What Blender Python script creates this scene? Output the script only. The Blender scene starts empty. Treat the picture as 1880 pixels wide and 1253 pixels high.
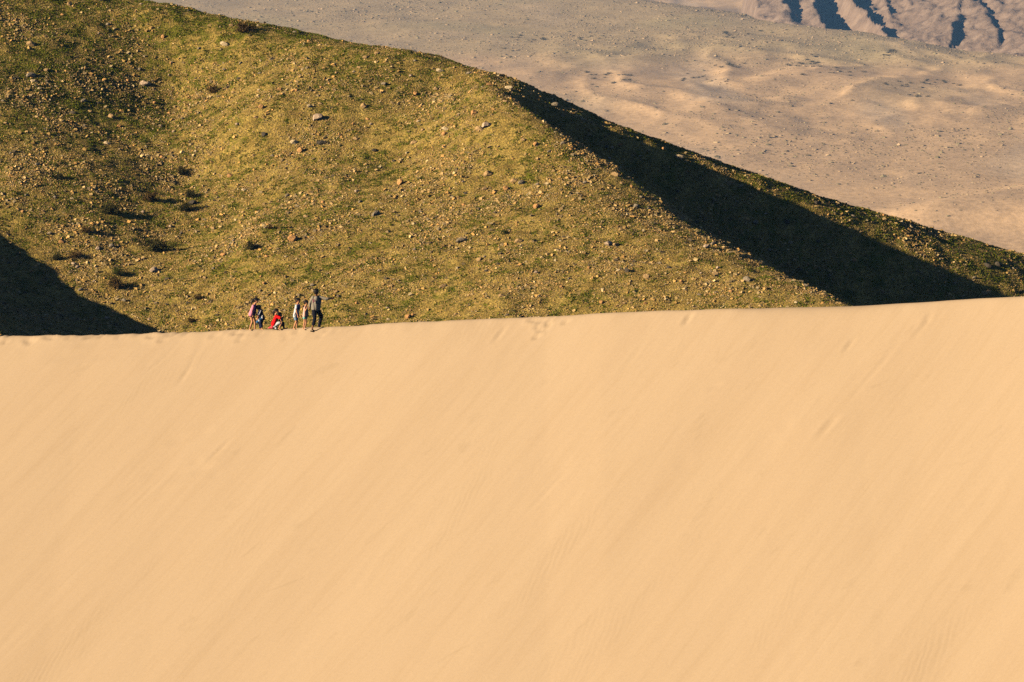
import bpy, math, random
import numpy as np
from mathutils import Vector, Matrix

random.seed(7)
RNG = np.random.default_rng(11)
scene = bpy.context.scene
COL = scene.collection
rad = math.radians

# ------------------------------------------------------------------ camera
H = 240.0                      # camera height above the desert floor
F = 10430.0                    # focal length in source pixels (1880 wide)
PITCH = rad(6.1)
cam_d = bpy.data.cameras.new("camera")
cam = bpy.data.objects.new("camera", cam_d)
COL.objects.link(cam)
cam.location = (0, 0, H)
cam.rotation_euler = (rad(90) - PITCH, 0, 0)
cam_d.sensor_width = 36.0
cam_d.lens = 36.0 * F / 1880.0
cam_d.clip_start = 1.0
cam_d.clip_end = 60000.0
scene.camera = cam

# ------------------------------------------------------------------ light
SUN_EL, SUN_PHI = 18.0, 67.0
to_sun = Vector((-math.sin(rad(SUN_PHI)) * math.cos(rad(SUN_EL)),
                 -math.cos(rad(SUN_PHI)) * math.cos(rad(SUN_EL)),
                 math.sin(rad(SUN_EL))))
sd = bpy.data.lights.new("sun", "SUN")
sd.energy = 5.0
sd.angle = rad(0.5)
sd.color = (1.0, 0.80, 0.54)
sun = bpy.data.objects.new("sun", sd)
COL.objects.link(sun)
sun.rotation_euler = to_sun.to_track_quat("Z", "Y").to_euler()
sun.location = (0, 0, 400)

world = bpy.data.worlds.new("World")
scene.world = world
world.use_nodes = True
wn = world.node_tree.nodes
sky = wn.new("ShaderNodeTexSky")
sky.sky_type = "NISHITA"
sky.sun_disc = False
sky.sun_elevation = rad(SUN_EL)
sky.altitude = 3000.0
sky.air_density = 0.5
sky.dust_density = 0.2
sky.sun_rotation = math.atan2(to_sun.x, to_sun.y) % (2 * math.pi)
wn["Background"].inputs[1].default_value = 0.05
world.node_tree.links.new(sky.outputs[0], wn["Background"].inputs[0])

scene.view_settings.view_transform = "Standard"
scene.view_settings.look = "None"
scene.view_settings.gamma = 1.0
scene.view_settings.exposure = 0.62
scene.view_settings.use_curve_mapping = False
scene.cycles.max_bounces = 4
scene.cycles.diffuse_bounces = 0
scene.cycles.volume_bounces = 0
scene.cycles.use_denoising = False
TRAVEL = np.array([-to_sun.x, -to_sun.y, -to_sun.z])

# ------------------------------------------------------------------ helpers
CP, SP = math.cos(PITCH), math.sin(PITCH)


def ray(u, v):
    a, b = (u - 940.0) / F, -(v - 626.5) / F
    d = np.array([a, CP + b * SP, -SP + b * CP])
    return d


def at(u, v, dist):
    """point seen at (u, v) whose ground distance (world y) is dist"""
    d = ray(u, v)
    return np.array([0, 0, H]) + d * (dist / d[1])


def project(x, y, z):
    z = z - H
    fw = y * CP - z * SP
    up = y * SP + z * CP
    return 940 + F * x / fw, 626.5 - F * up / fw


_perm = np.random.default_rng(5).permutation(256)
_perm = np.concatenate([_perm, _perm, _perm])
_ga = np.random.default_rng(6).random(256) * 2 * np.pi
_gx, _gy = np.cos(_ga), np.sin(_ga)


def pn(x, y, seed=0):
    x = np.asarray(x, float) + seed * 17.37
    y = np.asarray(y, float) + seed * 9.71
    xi, yi = np.floor(x).astype(int), np.floor(y).astype(int)
    xf, yf = x - xi, y - yi
    xi &= 255
    yi &= 255
    u = xf * xf * xf * (xf * (xf * 6 - 15) + 10)
    v = yf * yf * yf * (yf * (yf * 6 - 15) + 10)

    def g(ix, iy, dx, dy):
        h = _perm[_perm[ix] + iy] & 255
        return _gx[h] * dx + _gy[h] * dy
    n00 = g(xi, yi, xf, yf)
    n10 = g(xi + 1, yi, xf - 1, yf)
    n01 = g(xi, yi + 1, xf, yf - 1)
    n11 = g(xi + 1, yi + 1, xf - 1, yf - 1)
    a = n00 + u * (n10 - n00)
    b = n01 + u * (n11 - n01)
    return (a + v * (b - a)) * 1.5


def fbm(x, y, octv=4, seed=0, gain=0.5):
    s, a = 0, 1.0
    for i in range(octv):
        s = s + a * pn(x * 2 ** i, y * 2 ** i, seed + i)
        a *= gain
    return s


def sstep(a, b, x):
    t = np.clip((x - a) / (b - a), 0, 1)
    return t * t * (3 - 2 * t)


def axis(*segs):
    """axis((start, step), ..., end): piecewise uniform coordinates"""
    out = []
    pts = list(segs)
    for i in range(len(pts) - 1):
        a, st = pts[i]
        b = pts[i + 1][0] if isinstance(pts[i + 1], tuple) else pts[i + 1]
        n = max(1, int(round((b - a) / st)))
        out.extend(np.linspace(a, b, n, endpoint=False))
    e = pts[-1]
    out.append(e[0] if isinstance(e, tuple) else e)
    return np.array(out)


def mesh_np(name, verts, faces, mat=None, smooth=True, cols=None):
    verts = np.asarray(verts, np.float32)
    faces = np.asarray(faces, np.int32)
    k = faces.shape[1]
    me = bpy.data.meshes.new(name)
    me.vertices.add(len(verts))
    me.vertices.foreach_set("co", verts.ravel())
    me.loops.add(faces.size)
    me.loops.foreach_set("vertex_index", faces.ravel())
    me.polygons.add(len(faces))
    me.polygons.foreach_set("loop_start", np.arange(0, faces.size, k, dtype=np.int32))
    me.polygons.foreach_set("use_smooth", np.full(len(faces), smooth))
    me.update(calc_edges=True)
    if cols is not None:
        ca = me.color_attributes.new("tint", "FLOAT_COLOR", "POINT")
        c4 = np.ones((len(verts), 4), np.float32)
        c4[:, :3] = cols
        ca.data.foreach_set("color", c4.ravel())
    if mat:
        me.materials.append(mat)
    return me


def link(name, me, parent=None, label=None, cat=None, group=None, kind=None):
    o = bpy.data.objects.new(name, me)
    COL.objects.link(o)
    if parent:
        o.parent = parent
    if label:
        o["label"] = label
    if cat:
        o["category"] = cat
    if group:
        o["group"] = group
    if kind:
        o["kind"] = kind
    return o


class Field:
    """height field over a tensor grid"""
    def __init__(self, xs, ys, fn):
        self.xs, self.ys = xs, ys
        X, Y = np.meshgrid(xs, ys)
        self.Z = fn(X, Y)
        self.X, self.Y = X, Y

    def z(self, x, y):
        x, y = np.asarray(x, float), np.asarray(y, float)
        i = np.clip(np.searchsorted(self.xs, x) - 1, 0, len(self.xs) - 2)
        j = np.clip(np.searchsorted(self.ys, y) - 1, 0, len(self.ys) - 2)
        tx = (x - self.xs[i]) / (self.xs[i + 1] - self.xs[i])
        ty = (y - self.ys[j]) / (self.ys[j + 1] - self.ys[j])
        Z = self.Z
        return ((Z[j, i] * (1 - tx) + Z[j, i + 1] * tx) * (1 - ty)
                + (Z[j + 1, i] * (1 - tx) + Z[j + 1, i + 1] * tx) * ty)

    def mesh(self, name, mat, cols=None):
        ny, nx = self.Z.shape
        v = np.stack([self.X.ravel(), self.Y.ravel(), self.Z.ravel()], 1)
        idx = np.arange(nx * ny).reshape(ny, nx)
        f = np.stack([idx[:-1, :-1].ravel(), idx[:-1, 1:].ravel(), idx[1:, 1:].ravel(), idx[1:, :-1].ravel()], 1)
        return mesh_np(name, v, f, mat, True, cols)

    def hit(self, u, v, y0, y1, n=4000):
        """first point of the surface met by the ray through (u, v)"""
        d = ray(u, v)
        y = np.linspace(y0, y1, n)
        x = d[0] / d[1] * y
        zr = H + d[2] / d[1] * y
        zz = self.z(x, y)
        k = np.argmax(zr <= zz)
        if zr[k] > zz[k]:
            return None
        return np.array([x[k], y[k], zz[k]])


# ------------------------------------------------------------------ materials
def new_mat(name, rough=0.95):
    m = bpy.data.materials.new(name)
    m.use_nodes = True
    b = m.node_tree.nodes["Principled BSDF"]
    b.inputs["Roughness"].default_value = rough
    if "Specular IOR Level" in b.inputs:
        b.inputs["Specular IOR Level"].default_value = 0.15
    return m, m.node_tree, b


def nd(nt, t, **kw):
    n = nt.nodes.new(t)
    for k, v in kw.items():
        setattr(n, k, v)
    return n


def ramp(nt, fac, stops):
    r = nd(nt, "ShaderNodeValToRGB")
    el = r.color_ramp.elements
    while len(el) > 2:
        el.remove(el[-1])
    for i, (p, c) in enumerate(stops):
        e = el[i] if i < 2 else el.new(p)
        e.position = p
        e.color = (*c, 1) if len(c) == 3 else c
    nt.links.new(fac, r.inputs[0])
    return r.outputs[0]


def pos_map(nt, rotz=0.0, scale=(1, 1, 1)):
    g = nd(nt, "ShaderNodeNewGeometry")
    m1 = nd(nt, "ShaderNodeMapping")
    m1.inputs["Rotation"].default_value = (0, 0, rotz)
    m2 = nd(nt, "ShaderNodeMapping")
    m2.inputs["Scale"].default_value = scale
    nt.links.new(g.outputs["Position"], m1.inputs[0])
    nt.links.new(m1.outputs[0], m2.inputs[0])
    return m2.outputs[0]


def noise(nt, vec, scale, detail=4, rough=0.55, dist=0.0):
    n = nd(nt, "ShaderNodeTexNoise")
    n.inputs["Scale"].default_value = scale
    n.inputs["Detail"].default_value = detail
    n.inputs["Roughness"].default_value = rough
    n.inputs["Distortion"].default_value = dist
    nt.links.new(vec, n.inputs["Vector"])
    return n.outputs["Fac"]


def mixc(nt, fac, a, b, mode="MIX"):
    m = nd(nt, "ShaderNodeMix", data_type="RGBA", blend_type=mode)
    for s, i in ((fac, 0), (a, 6), (b, 7)):
        if isinstance(s, (int, float)):
            m.inputs[i].default_value = s
        elif isinstance(s, tuple):
            m.inputs[i].default_value = (*s, 1)
        else:
            nt.links.new(s, m.inputs[i])
    return m.outputs[2]


def math_n(nt, op, a, b=None, clamp=False):
    m = nd(nt, "ShaderNodeMath", operation=op, use_clamp=clamp)
    for i, s in enumerate((a, b)):
        if s is None:
            continue
        if isinstance(s, (int, float)):
            m.inputs[i].default_value = s
        else:
            nt.links.new(s, m.inputs[i])
    return m.outputs[0]


def bump(nt, b, h, strength, dist, prev=None):
    n = nd(nt, "ShaderNodeBump")
    n.inputs["Strength"].default_value = strength
    n.inputs["Distance"].default_value = dist
    nt.links.new(h, n.inputs["Height"])
    if prev is not None:
        nt.links.new(prev, n.inputs["Normal"])
    if b is not None:
        nt.links.new(n.outputs[0], b.inputs["Normal"])
    return n.outputs[0]


# fall line of the slip face, in plan (pointing down the slope)
FALL = rad(36)


def mat_sand():
    m, nt, b = new_mat("dune_sand", 0.9)
    # after the rotation, +y' runs along the fall line
    st = pos_map(nt, rotz=-FALL * -1.0, scale=(1.0, 0.06, 0.06))
    st = pos_map(nt, rotz=FALL, scale=(1.0, 0.07, 0.07))
    fine = pos_map(nt, rotz=FALL, scale=(1, 1, 1))
    big = noise(nt, st, 0.35, 4, 0.5, 0.8)
    thin = noise(nt, st, 2.6, 6, 0.7, 0.6)
    c = ramp(nt, big, [(0.3, (0.526, 0.393, 0.255)), (0.7, (0.549, 0.415, 0.272))])
    c2 = ramp(nt, thin, [(0.25, (0.95, 0.94, 0.92)), (0.5, (1, 1, 1)), (0.8, (1.02, 1.02, 1.03))])
    c = mixc(nt, 1.0, c, c2, "MULTIPLY")
    gr = noise(nt, fine, 9, 5, 0.75)
    c3 = ramp(nt, gr, [(0.3, (0.93, 0.93, 0.93)), (0.7, (1.05, 1.05, 1.05))])
    c = mixc(nt, 0.8, c, c3, "MULTIPLY")
    # patches where coarse darker grains lie in ripples
    mask_n = noise(nt, pos_map(nt, rotz=FALL, scale=(1, 0.22, 0.22)), 0.42, 3, 0.5, 0.3)
    mask = ramp(nt, mask_n, [(0.60, (0, 0, 0)), (0.76, (1, 1, 1))])
    w = nd(nt, "ShaderNodeTexWave", wave_type="BANDS", bands_direction="X")
    w.inputs["Scale"].default_value = 1.25
    w.inputs["Distortion"].default_value = 5.0
    w.inputs["Detail"].default_value = 2.0
    w.inputs["Detail Scale"].default_value = 1.2
    nt.links.new(pos_map(nt, rotz=rad(15), scale=(1, 0.45, 0.45)), w.inputs["Vector"])
    rip = math_n(nt, "MULTIPLY", w.outputs["Fac"], mask)
    c = mixc(nt, math_n(nt, "ADD", math_n(nt, "MULTIPLY", rip, 0.09), math_n(nt, "MULTIPLY", mask, 0.05)), c, (0.30, 0.22, 0.13))
    sm_n = noise(nt, pos_map(nt, rotz=FALL + .25, scale=(1, 0.4, 0.4)), 0.8, 5, 0.65, 0.6)
    sm = ramp(nt, sm_n, [(0.61, (0, 0, 0)), (0.70, (1, 1, 1))])
    c = mixc(nt, math_n(nt, "MULTIPLY", sm, 0.16), c, (0.30, 0.22, 0.13))
    nt.links.new(c, b.inputs["Base Color"])
    n1 = bump(nt, None, thin, 0.12, 0.05)
    n2 = bump(nt, None, rip, 0.14, 0.02, n1)
    bump(nt, b, gr, 0.25, 0.01, n2)
    return m


def mat_hill():
    m, nt, b = new_mat("stony_turf", 1.0)
    p = pos_map(nt)
    at_n = nd(nt, "ShaderNodeVertexColor", layer_name="tint")
    soil = ramp(nt, noise(nt, p, 0.9, 6, 0.65), [(0.3, (0.14, 0.09, 0.028)), (0.5, (0.25, 0.165, 0.055)), (0.72, (0.36, 0.245, 0.09))])
    grit = nd(nt, "ShaderNodeTexVoronoi")
    grit.inputs["Scale"].default_value = 9.0
    nt.links.new(p, grit.inputs["Vector"])
    gcol = ramp(nt, grit.outputs["Color"], [(0.2, (0.55, 0.55, 0.55)), (0.5, (1, 1, 1)), (0.85, (1.6, 1.5, 1.35))])
    soil = mixc(nt, 0.85, soil, gcol, "MULTIPLY")
    soil = mixc(nt, 1.0, soil, (1.22, 1.35, 1.08), "MULTIPLY")
    grass = ramp(nt, noise(nt, p, 3.0, 4, 0.6), [(0.3, (0.075, 0.08, 0.008)), (0.7, (0.19, 0.185, 0.02))])
    gm = noise(nt, p, 1.3, 6, 0.7)
    sep = nd(nt, "ShaderNodeSeparateColor")
    nt.links.new(at_n.outputs[0], sep.inputs[0])
    gmask = math_n(nt, "ADD", gm, math_n(nt, "SUBTRACT", sep.outputs[0], 0.5))
    gmask = ramp(nt, gmask, [(0.50, (0, 0, 0)), (0.62, (1, 1, 1))])
    c = mixc(nt, gmask, soil, grass)
    nt.links.new(c, b.inputs["Base Color"])
    n1 = bump(nt, None, noise(nt, p, 2.5, 6, 0.7), 0.7, 0.12)
    bump(nt, b, grit.outputs["Distance"], 0.8, 0.06, n1)
    return m


def mat_tint(name, rough=0.95, mul=0.35, scale=14, tr=0.0):
    """colour from the per-piece tint, with procedural grain"""
    m, nt, b = new_mat(name, rough)
    at_n = nd(nt, "ShaderNodeVertexColor", layer_name="tint")
    g = ramp(nt, noise(nt, pos_map(nt), scale, 4, 0.65), [(0.25, (1 - mul,) * 3), (0.75, (1 + mul,) * 3)])
    c = mixc(nt, 1.0, at_n.outputs[0], g, "MULTIPLY")
    nt.links.new(c, b.inputs["Base Color"])
    return m


def mat_plain_colour(name, col, var=0.2, scale=20, rough=0.9, sheen=0):
    m, nt, b = new_mat(name, rough)
    lo = tuple(x * (1 - var) for x in col)
    hi = tuple(min(1, x * (1 + var)) for x in col)
    g = nd(nt, "ShaderNodeTexCoord")
    n = nd(nt, "ShaderNodeTexNoise")
    n.inputs["Scale"].default_value = scale
    n.inputs["Detail"].default_value = 4
    nt.links.new(g.outputs["Object"], n.inputs["Vector"])
    nt.links.new(ramp(nt, n.outputs["Fac"], [(0.3, lo), (0.7, hi)]), b.inputs["Base Color"])
    bump(nt, b, n.outputs["Fac"], 0.3, 0.01)
    return m


def mat_rock(name, col):
    m, nt, b = new_mat(name, 0.9)
    g = nd(nt, "ShaderNodeTexCoord")
    n = nd(nt, "ShaderNodeTexNoise")
    n.inputs["Scale"].default_value = 4
    n.inputs["Detail"].default_value = 6
    nt.links.new(g.outputs["Object"], n.inputs["Vector"])
    c = ramp(nt, n.outputs["Fac"], [(0.3, tuple(x * 0.6 for x in col)), (0.55, col), (0.75, tuple(min(1, x * 1.2) for x in col))])
    nt.links.new(c, b.inputs["Base Color"])
    bump(nt, b, n.outputs["Fac"], 0.6, 0.08)
    return m


def mat_desert():
    m, nt, b = new_mat("desert_floor", 1.0)
    p = pos_map(nt)
    at_n = nd(nt, "ShaderNodeVertexColor", layer_name="tint")
    n1 = noise(nt, pos_map(nt, scale=(1, 0.35, 1)), 0.03, 6, 0.6)
    c = ramp(nt, n1, [(0.3, (0.80, 0.80, 0.82)), (0.7, (1.14, 1.12, 1.08))])
    c = mixc(nt, 1.0, at_n.outputs[0], c, "MULTIPLY")
    n2 = noise(nt, pos_map(nt, scale=(1, 0.4, 1)), 0.25, 4, 0.7)
    c2 = ramp(nt, n2, [(0.35, (0.78, 0.78, 0.76)), (0.6, (1.06, 1.06, 1.06))])
    c = mixc(nt, 1.0, c, c2, "MULTIPLY")
    nt.links.new(c, b.inputs["Base Color"])
    bump(nt, b, n2, 0.35, 0.8)
    return m


def mat_mountain():
    m, nt, b = new_mat("mountain_rock", 1.0)
    p = pos_map(nt)
    n1 = noise(nt, p, 0.05, 8, 0.65)
    c = ramp(nt, n1, [(0.3, (0.19, 0.135, 0.10)), (0.5, (0.30, 0.215, 0.16)), (0.7, (0.40, 0.295, 0.22))])
    nt.links.new(c, b.inputs["Base Color"])
    bump(nt, b, noise(nt, pos_map(nt, scale=(1, .5, 1)), 0.12, 5, 0.6), 0.6, 4.0)
    return m


# ------------------------------------------------------------------ far plain
def edge_mask(X, Y):
    # land drops away beyond a line seen from (1120,0) to (1400,50)
    a, b2 = at(1120, 0, 0), None
    p0, p1 = plan(1120, 2), plan(1400, 46)
    d = (p1 - p0) / np.linalg.norm(p1 - p0)
    nrm = np.array([-d[1], d[0]])
    s = (X - p0[0]) * nrm[0] + (Y - p0[1]) * nrm[1]
    return sstep(0, 400, s)


def plan(u, v, z=0.0):
    d = ray(u, v)
    t = (z - H) / d[2]
    return np.array([d[0] * t, d[1] * t])


def plain_h(X, Y):
    near = sstep(5600, 4700, Y)
    a = fbm(X / 95, Y / 330, 4, 3, 0.45)
    ridg = 1 - np.abs(pn(X / 70 + 0.5 * a, Y / 260, 8)) * 2.0
    U, V = project(X, np.maximum(Y, 300), 0 * X)
    zone = sstep(280, 190, V) * sstep(40, 110, V) * sstep(880, 1150, U)
    h = 1.6 * a + zone * (2.0 * np.clip(ridg, 0, 1) ** 1.5 + 2.4 * a)
    # long low dune at the right, seen at about (1880,360)-(1650,415)
    p0, p1 = plan(1620, 425), plan(1990, 345)
    d = (p1 - p0) / np.linalg.norm(p1 - p0)
    nrm = np.array([-d[1], d[0]])
    s = (X - p0[0]) * nrm[0] + (Y - p0[1]) * nrm[1]
    t = (X - p0[0]) * d[0] + (Y - p0[1]) * d[1]
    h = h + 7.0 * np.where(s < 0, np.exp(-(s / 260) ** 2), np.exp(-(s / 28) ** 2)) * sstep(0, 90, t)
    h = h + 0.10 * fbm(X / 12, Y / 30, 3, 21)
    m = edge_mask(X, Y)
    return h * near * (1 - m) - 60 * m + m * 6 * a


xs = axis((-9000, 600), (-1200, 60), (-330, 3.2), (560, 40), (1600, 600), 9000)
ys = axis((-4000, 500), (1500, 100), (2300, 8.5), (5400, 60), (7500, 400), 14000)
plain = Field(xs, ys, plain_h)
U, V = project(plain.X, np.maximum(plain.Y, 300), plain.Z)
wob = 22 * fbm(plain.X / 160, plain.Y / 500, 3, 31)
green = sstep(135, 85, V + wob) * 0.55 + sstep(0.1, 0.5, pn(plain.X / 120, plain.Y / 350, 44)) * 0.25 * sstep(260, 150, V)
green = green * (1 - edge_mask(plain.X, plain.Y))
base = np.array([0.86, 0.60, 0.36])
grn = np.array([0.60, 0.49, 0.27])
pale = np.array([0.86, 0.66, 0.46])
pl = sstep(0.15, 0.55, pn(plain.X / 60, plain.Y / 420, 52)) * 0.6
tint = base + (grn - base) * np.clip(green, 0, 1)[..., None]
tint = tint + (pale - tint) * (pl * (1 - green))[..., None]
MD = mat_desert()
link("desert_plain", plain.mesh("desert_plain", MD, tint.reshape(-1, 3)), kind="structure")


# ------------------------------------------------------------------ mountains
RIDGES = [  # (u, v, distance) along each spur, high end first; slopes of the left and right flank
    ([(1560, -160, 5400), (1455, -30, 5000), (1436, 8, 4890), (1450, 50, 4760)], .36, .34),
    ([(1560, -160, 5400), (1488, -30, 4980), (1496, 12, 4870), (1516, 58, 4690)], .45, 1.8),
    ([(1620, -190, 5400), (1545, -50, 5000), (1566, -5, 4860), (1594, 32, 4740), (1630, 68, 4590)], 1.5, 1.8),
    ([(1620, -190, 5400), (1606, -50, 5000), (1622, 5, 4830), (1640, 34, 4740)], 1.3, 1.3),
    ([(1680, -230, 5500), (1690, -80, 5000), (1668, -20, 4850), (1664, 35, 4720)], 1.1, .9),
    ([(1720, -200, 5300), (1768, -28, 4780), (1806, 22, 4600), (1842, 72, 4420)], .42, .8),
    ([(1768, -28, 4780), (1762, 30, 4610), (1738, 68, 4480)], .42, .9),
    ([(1860, -200, 5200), (1896, -80, 4800), (1902, 10, 4550), (1922, 90, 4300)], .45, .8),
    ([(2000, -200, 5100), (2040, -40, 4600), (2060, 60, 4350), (2080, 110, 4200)], .5, .7),
]


def mount_h(X, Y):
    Xw = X + 5 * fbm(X / 24, Y / 60, 4, 60)
    Yw = Y + 14 * fbm(X / 30, Y / 70, 3, 64)
    best = np.full(X.shape, -200.0)
    for pts, sl_l, sl_r in RIDGES:
        P = [at(*p) for p in pts]
        for a, b in zip(P[:-1], P[1:]):
            d = b[:2] - a[:2]
            L2 = d @ d
            t = np.clip(((Xw - a[0]) * d[0] + (Yw - a[1]) * d[1]) / L2, 0, 1)
            dist = np.hypot(Xw - a[0] - t * d[0], (Yw - a[1] - t * d[1]))
            z = a[2] + (b[2] - a[2]) * t
            side = (Xw - a[0] - t * d[0]) > 0
            best = np.maximum(best, z - np.where(side, sl_r, sl_l) * dist)
    rg = 1 - 2 * np.abs(pn(X / 26, Y / 70, 70))
    rg2 = 1 - 2 * np.abs(pn(X / 10, Y / 26, 74))
    best = best + 1.8 * rg + 1.1 * rg2 + 1.0 * fbm(X / 6, Y / 12, 3, 77)
    best = best - 4.0 * np.maximum(0, (1388 - 940) / F * Y + 2.5 * pn(Y / 50, X * 0, 79) - X)
    return np.minimum(best, 222)


mx = axis((-100, 12), (150, 1.7), (500, 12), 900)
my = axis((4050, 5), (5250, 12), 6200)
mount = Field(mx, my, mount_h)
# sink what lies below the desert floor a little deeper, so the two sheets cross cleanly
mount.Z = np.where(mount.Z < plain.z(mount.X, mount.Y) - 1.0, mount.Z - 8, mount.Z)
link("mountains", mount.mesh("mountains", mat_mountain()), kind="structure")


# ------------------------------------------------------------------ hill
def pts(*a):
    return [at(*p) for p in a]


ctrl = []
# skyline ridge
sky_pts = [(-700, -260, 408), (-300, -150, 402), (0, -40, 397), (150, -10, 394.5), (275, 19, 392), (450, 52, 389), (600, 80, 386), (760, 103, 382),
           (900, 137, 378), (1000, 186, 377), (1100, 226, 376), (1200, 262, 376), (1350, 313, 376), (1500, 366, 376),
           (1700, 424, 377), (1880, 473, 377), (2100, 530, 377), (2400, 600, 377)]
ctrl += pts(*sky_pts)
for p in sky_pts:                                     # back of the ridge
    q = at(*p)
    ctrl.append(q + np.array([2, 14, -3.6]))
    ctrl.append(q + np.array([5, 40, -17.0]))
    ctrl.append(q + np.array([5, 80, -42.0]))
# spur that separates the bright face from the dark gully
spur = [(930, 172, 372), (985, 215, 367.5), (1050, 250, 363.5), (1120, 302, 359), (1200, 352, 354), (1280, 417, 349),
        (1380, 472, 344), (1470, 520, 340), (1560, 558, 336), (1660, 610, 331), (1800, 690, 324)]
# lower edge of the sunlit strip beyond the gully; the spur that shades it stands up-sun of it
flank = [(1080, 223, 374.5), (1130, 247, 374), (1200, 283, 373.5), (1300, 320, 373.2), (1400, 352, 372.5), (1500, 403, 372), (1600, 450, 371.5), (1700, 497, 371), (1800, 541, 370.5), (1900, 590, 370)]
SU, SV = [p[0] for p in spur], [p[1] for p in spur]
rim = [at(925, 165, 373.0)]
for fp in flank:
    P = at(*fp)
    for L in np.linspace(2, 30, 281):
        S = P - TRAVEL * L
        su, sv = project(*S)
        if sv >= np.interp(su, SU, SV):
            break
    print("rim", fp, "L", round(L, 1), [round(float(q), 1) for q in S], int(su), int(sv))
    rim.append(S)
    ctrl.append(P)
    for t, D in ((.22, .17), (.5, .24), (.78, .15)):
        ctrl.append(S + TRAVEL * (L * t) - np.array([0, 0, L * D]))
rim = np.array(rim)
su, sv = project(*rim[-1])
low = [p for p in spur if p[0] > su + 40]
y_end = rim[-1][1]
for p in low:
    q = at(p[0], p[1], y_end + (334 - y_end) * (p[0] - su) / (1560 - su))
    rim = np.vstack([rim, q])
    ctrl.append(q + np.array([4, 2.0, -3.2]))
    ctrl.append(q + np.array([9, 7.0, -5.6]))
for k in range(len(rim) - 1):
    for t in (0, .33, .67):
        ctrl.append(rim[k] * (1 - t) + rim[k + 1] * t)
# bright face
ctrl += pts((600, 330, 366), (600, 600, 342), (750, 300, 368), (760, 590, 341), (900, 350, 359), (900, 580, 338),
            (1050, 575, 337.5), (1250, 566, 336), (1400, 562, 335), (480, 200, 376), (480, 430, 357), (470, 610, 344),
            (800, 180, 377), (700, 700, 332), (1200, 700, 328), (300, 720, 334))
# gully of the left side
ctrl += pts((255, 60, 390.5), (312, 200, 383.8), (345, 330, 372.6), (345, 450, 361.8), (320, 560, 351), (300, 640, 344))
# left slope, lit at a low angle
ctrl += pts((150, 120, 385), (0, 200, 377.2), (150, 300, 370.9), (20, 330, 367), (200, 420, 361.9))
shade = pts((-60, 380, 364), (0, 416, 361), (100, 494, 356), (208, 570, 350.7), (308, 614, 347.5))
ctrl += shade
for k, p in enumerate(shade):                         # crest outside the frame that throws the left shadow
    L = (10, 11, 13, 15.5, 18)[k]
    q = p - TRAVEL * L
    ctrl.append(q)
    ctrl.append(q + TRAVEL * (L * .42) + np.array([0, 0, -1.8]))
    ctrl.append(q + np.array([-12, -3, -3.0]))
ctrl += pts((-300, 300, 372))
C = np.array(ctrl)


def rbf_fit(C):
    def phi(r):
        return -(r ** 1.4)
    P = C[:, :2] - np.array([0, 360])
    n = len(P)
    K = phi(np.linalg.norm(P[:, None] - P[None], axis=2)) + np.eye(n) * 0.02
    Q = np.c_[np.ones(n), P]
    A = np.block([[K, Q], [Q.T, np.zeros((3, 3))]])
    w = np.linalg.solve(A, np.r_[C[:, 2], 0, 0, 0])

    def ev(X, Y):
        out = np.zeros(X.shape)
        Yc = Y - 360
        for k in range(n):
            r = np.hypot(X - P[k, 0], Yc - P[k, 1])
            out += w[k] * phi(r)
        return out + w[n] + w[n + 1] * X + w[n + 2] * Yc
    return ev


hill_base = rbf_fit(C)
for _x in (-75, -45, -30, 0, 30, 60):
    print('hill', _x, [round(float(hill_base(np.array([float(_x)]), np.array([float(_y)]))[0]) - H, 1) for _y in (320, 340, 350, 360, 370, 380, 390, 400, 430)])


def hill_h(X, Y):
    z = hill_base(X, Y)
    z = z + 0.15 * fbm(X / 5, Y / 5, 3, 80) + 0.10 * fbm(X / 1.3, Y / 1.3, 3, 84, 0.6)
    side = sstep(75, 130, np.abs(X))
    z = z * (1 - side) + (205 - 0.45 * (np.abs(X) - 75)) * side
    return np.clip(z, -3, 262)


hx = axis((-460, 12), (-80, 2), (-41, 0.3), (44, 2), (90, 12), 460)
hy = axis((262, 3), (330, 0.3), (402, 2.5), (470, 12), 640)
hill = Field(hx, hy, hill_h)
# green share over the hill (0..1)


def green_share(x, y, z):
    u, v = project(x, y, z)
    g = 0.50 + 0.07 * fbm(x / 8, y / 8, 2, 90) + 0.08 * fbm(x / 1.6, y / 1.6, 3, 94)
    g += 0.06 * sstep(500, 100, u) * sstep(350, 100, v) + 0.10 * sstep(1000, 1250, u) * sstep(0, 40, spur_side(u, v))
    g -= 0.06 * sstep(500, 1300, u)
    g -= 0.08 * sstep(380, 560, v) * sstep(420, 200, u)
    return g


def spur_side(u, v):
    su = np.array([p[0] for p in spur])
    sv = np.array([p[1] for p in spur])
    return np.interp(v, sv, su) * -1 + u


gs = green_share(hill.X, hill.Y, hill.Z)
tint = np.stack([gs, gs, gs], -1).reshape(-1, 3)
link("hill", hill.mesh("hill", mat_hill(), np.clip(tint, 0, 1)), kind="structure")

# ------------------------------------------------------------------ sand dune
crest_uv = [(-500, 628), (-200, 621), (0, 617), (160, 616), (250, 613), (330, 611), (460, 606), (580, 601), (640, 598), (780, 590),
            (900, 585), (1000, 582), (1100, 575), (1300, 568), (1450, 563.5), (1560, 561), (1650, 557), (1780, 549.5), (1880, 543), (2100, 528), (2500, 500)]
CR = []
for u, v in crest_uv:
    CR.append(at(u, v, 244 - 24 * u / 1880.0))
CR = np.array(CR)
KF, KB = 0.46, 0.21


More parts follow.
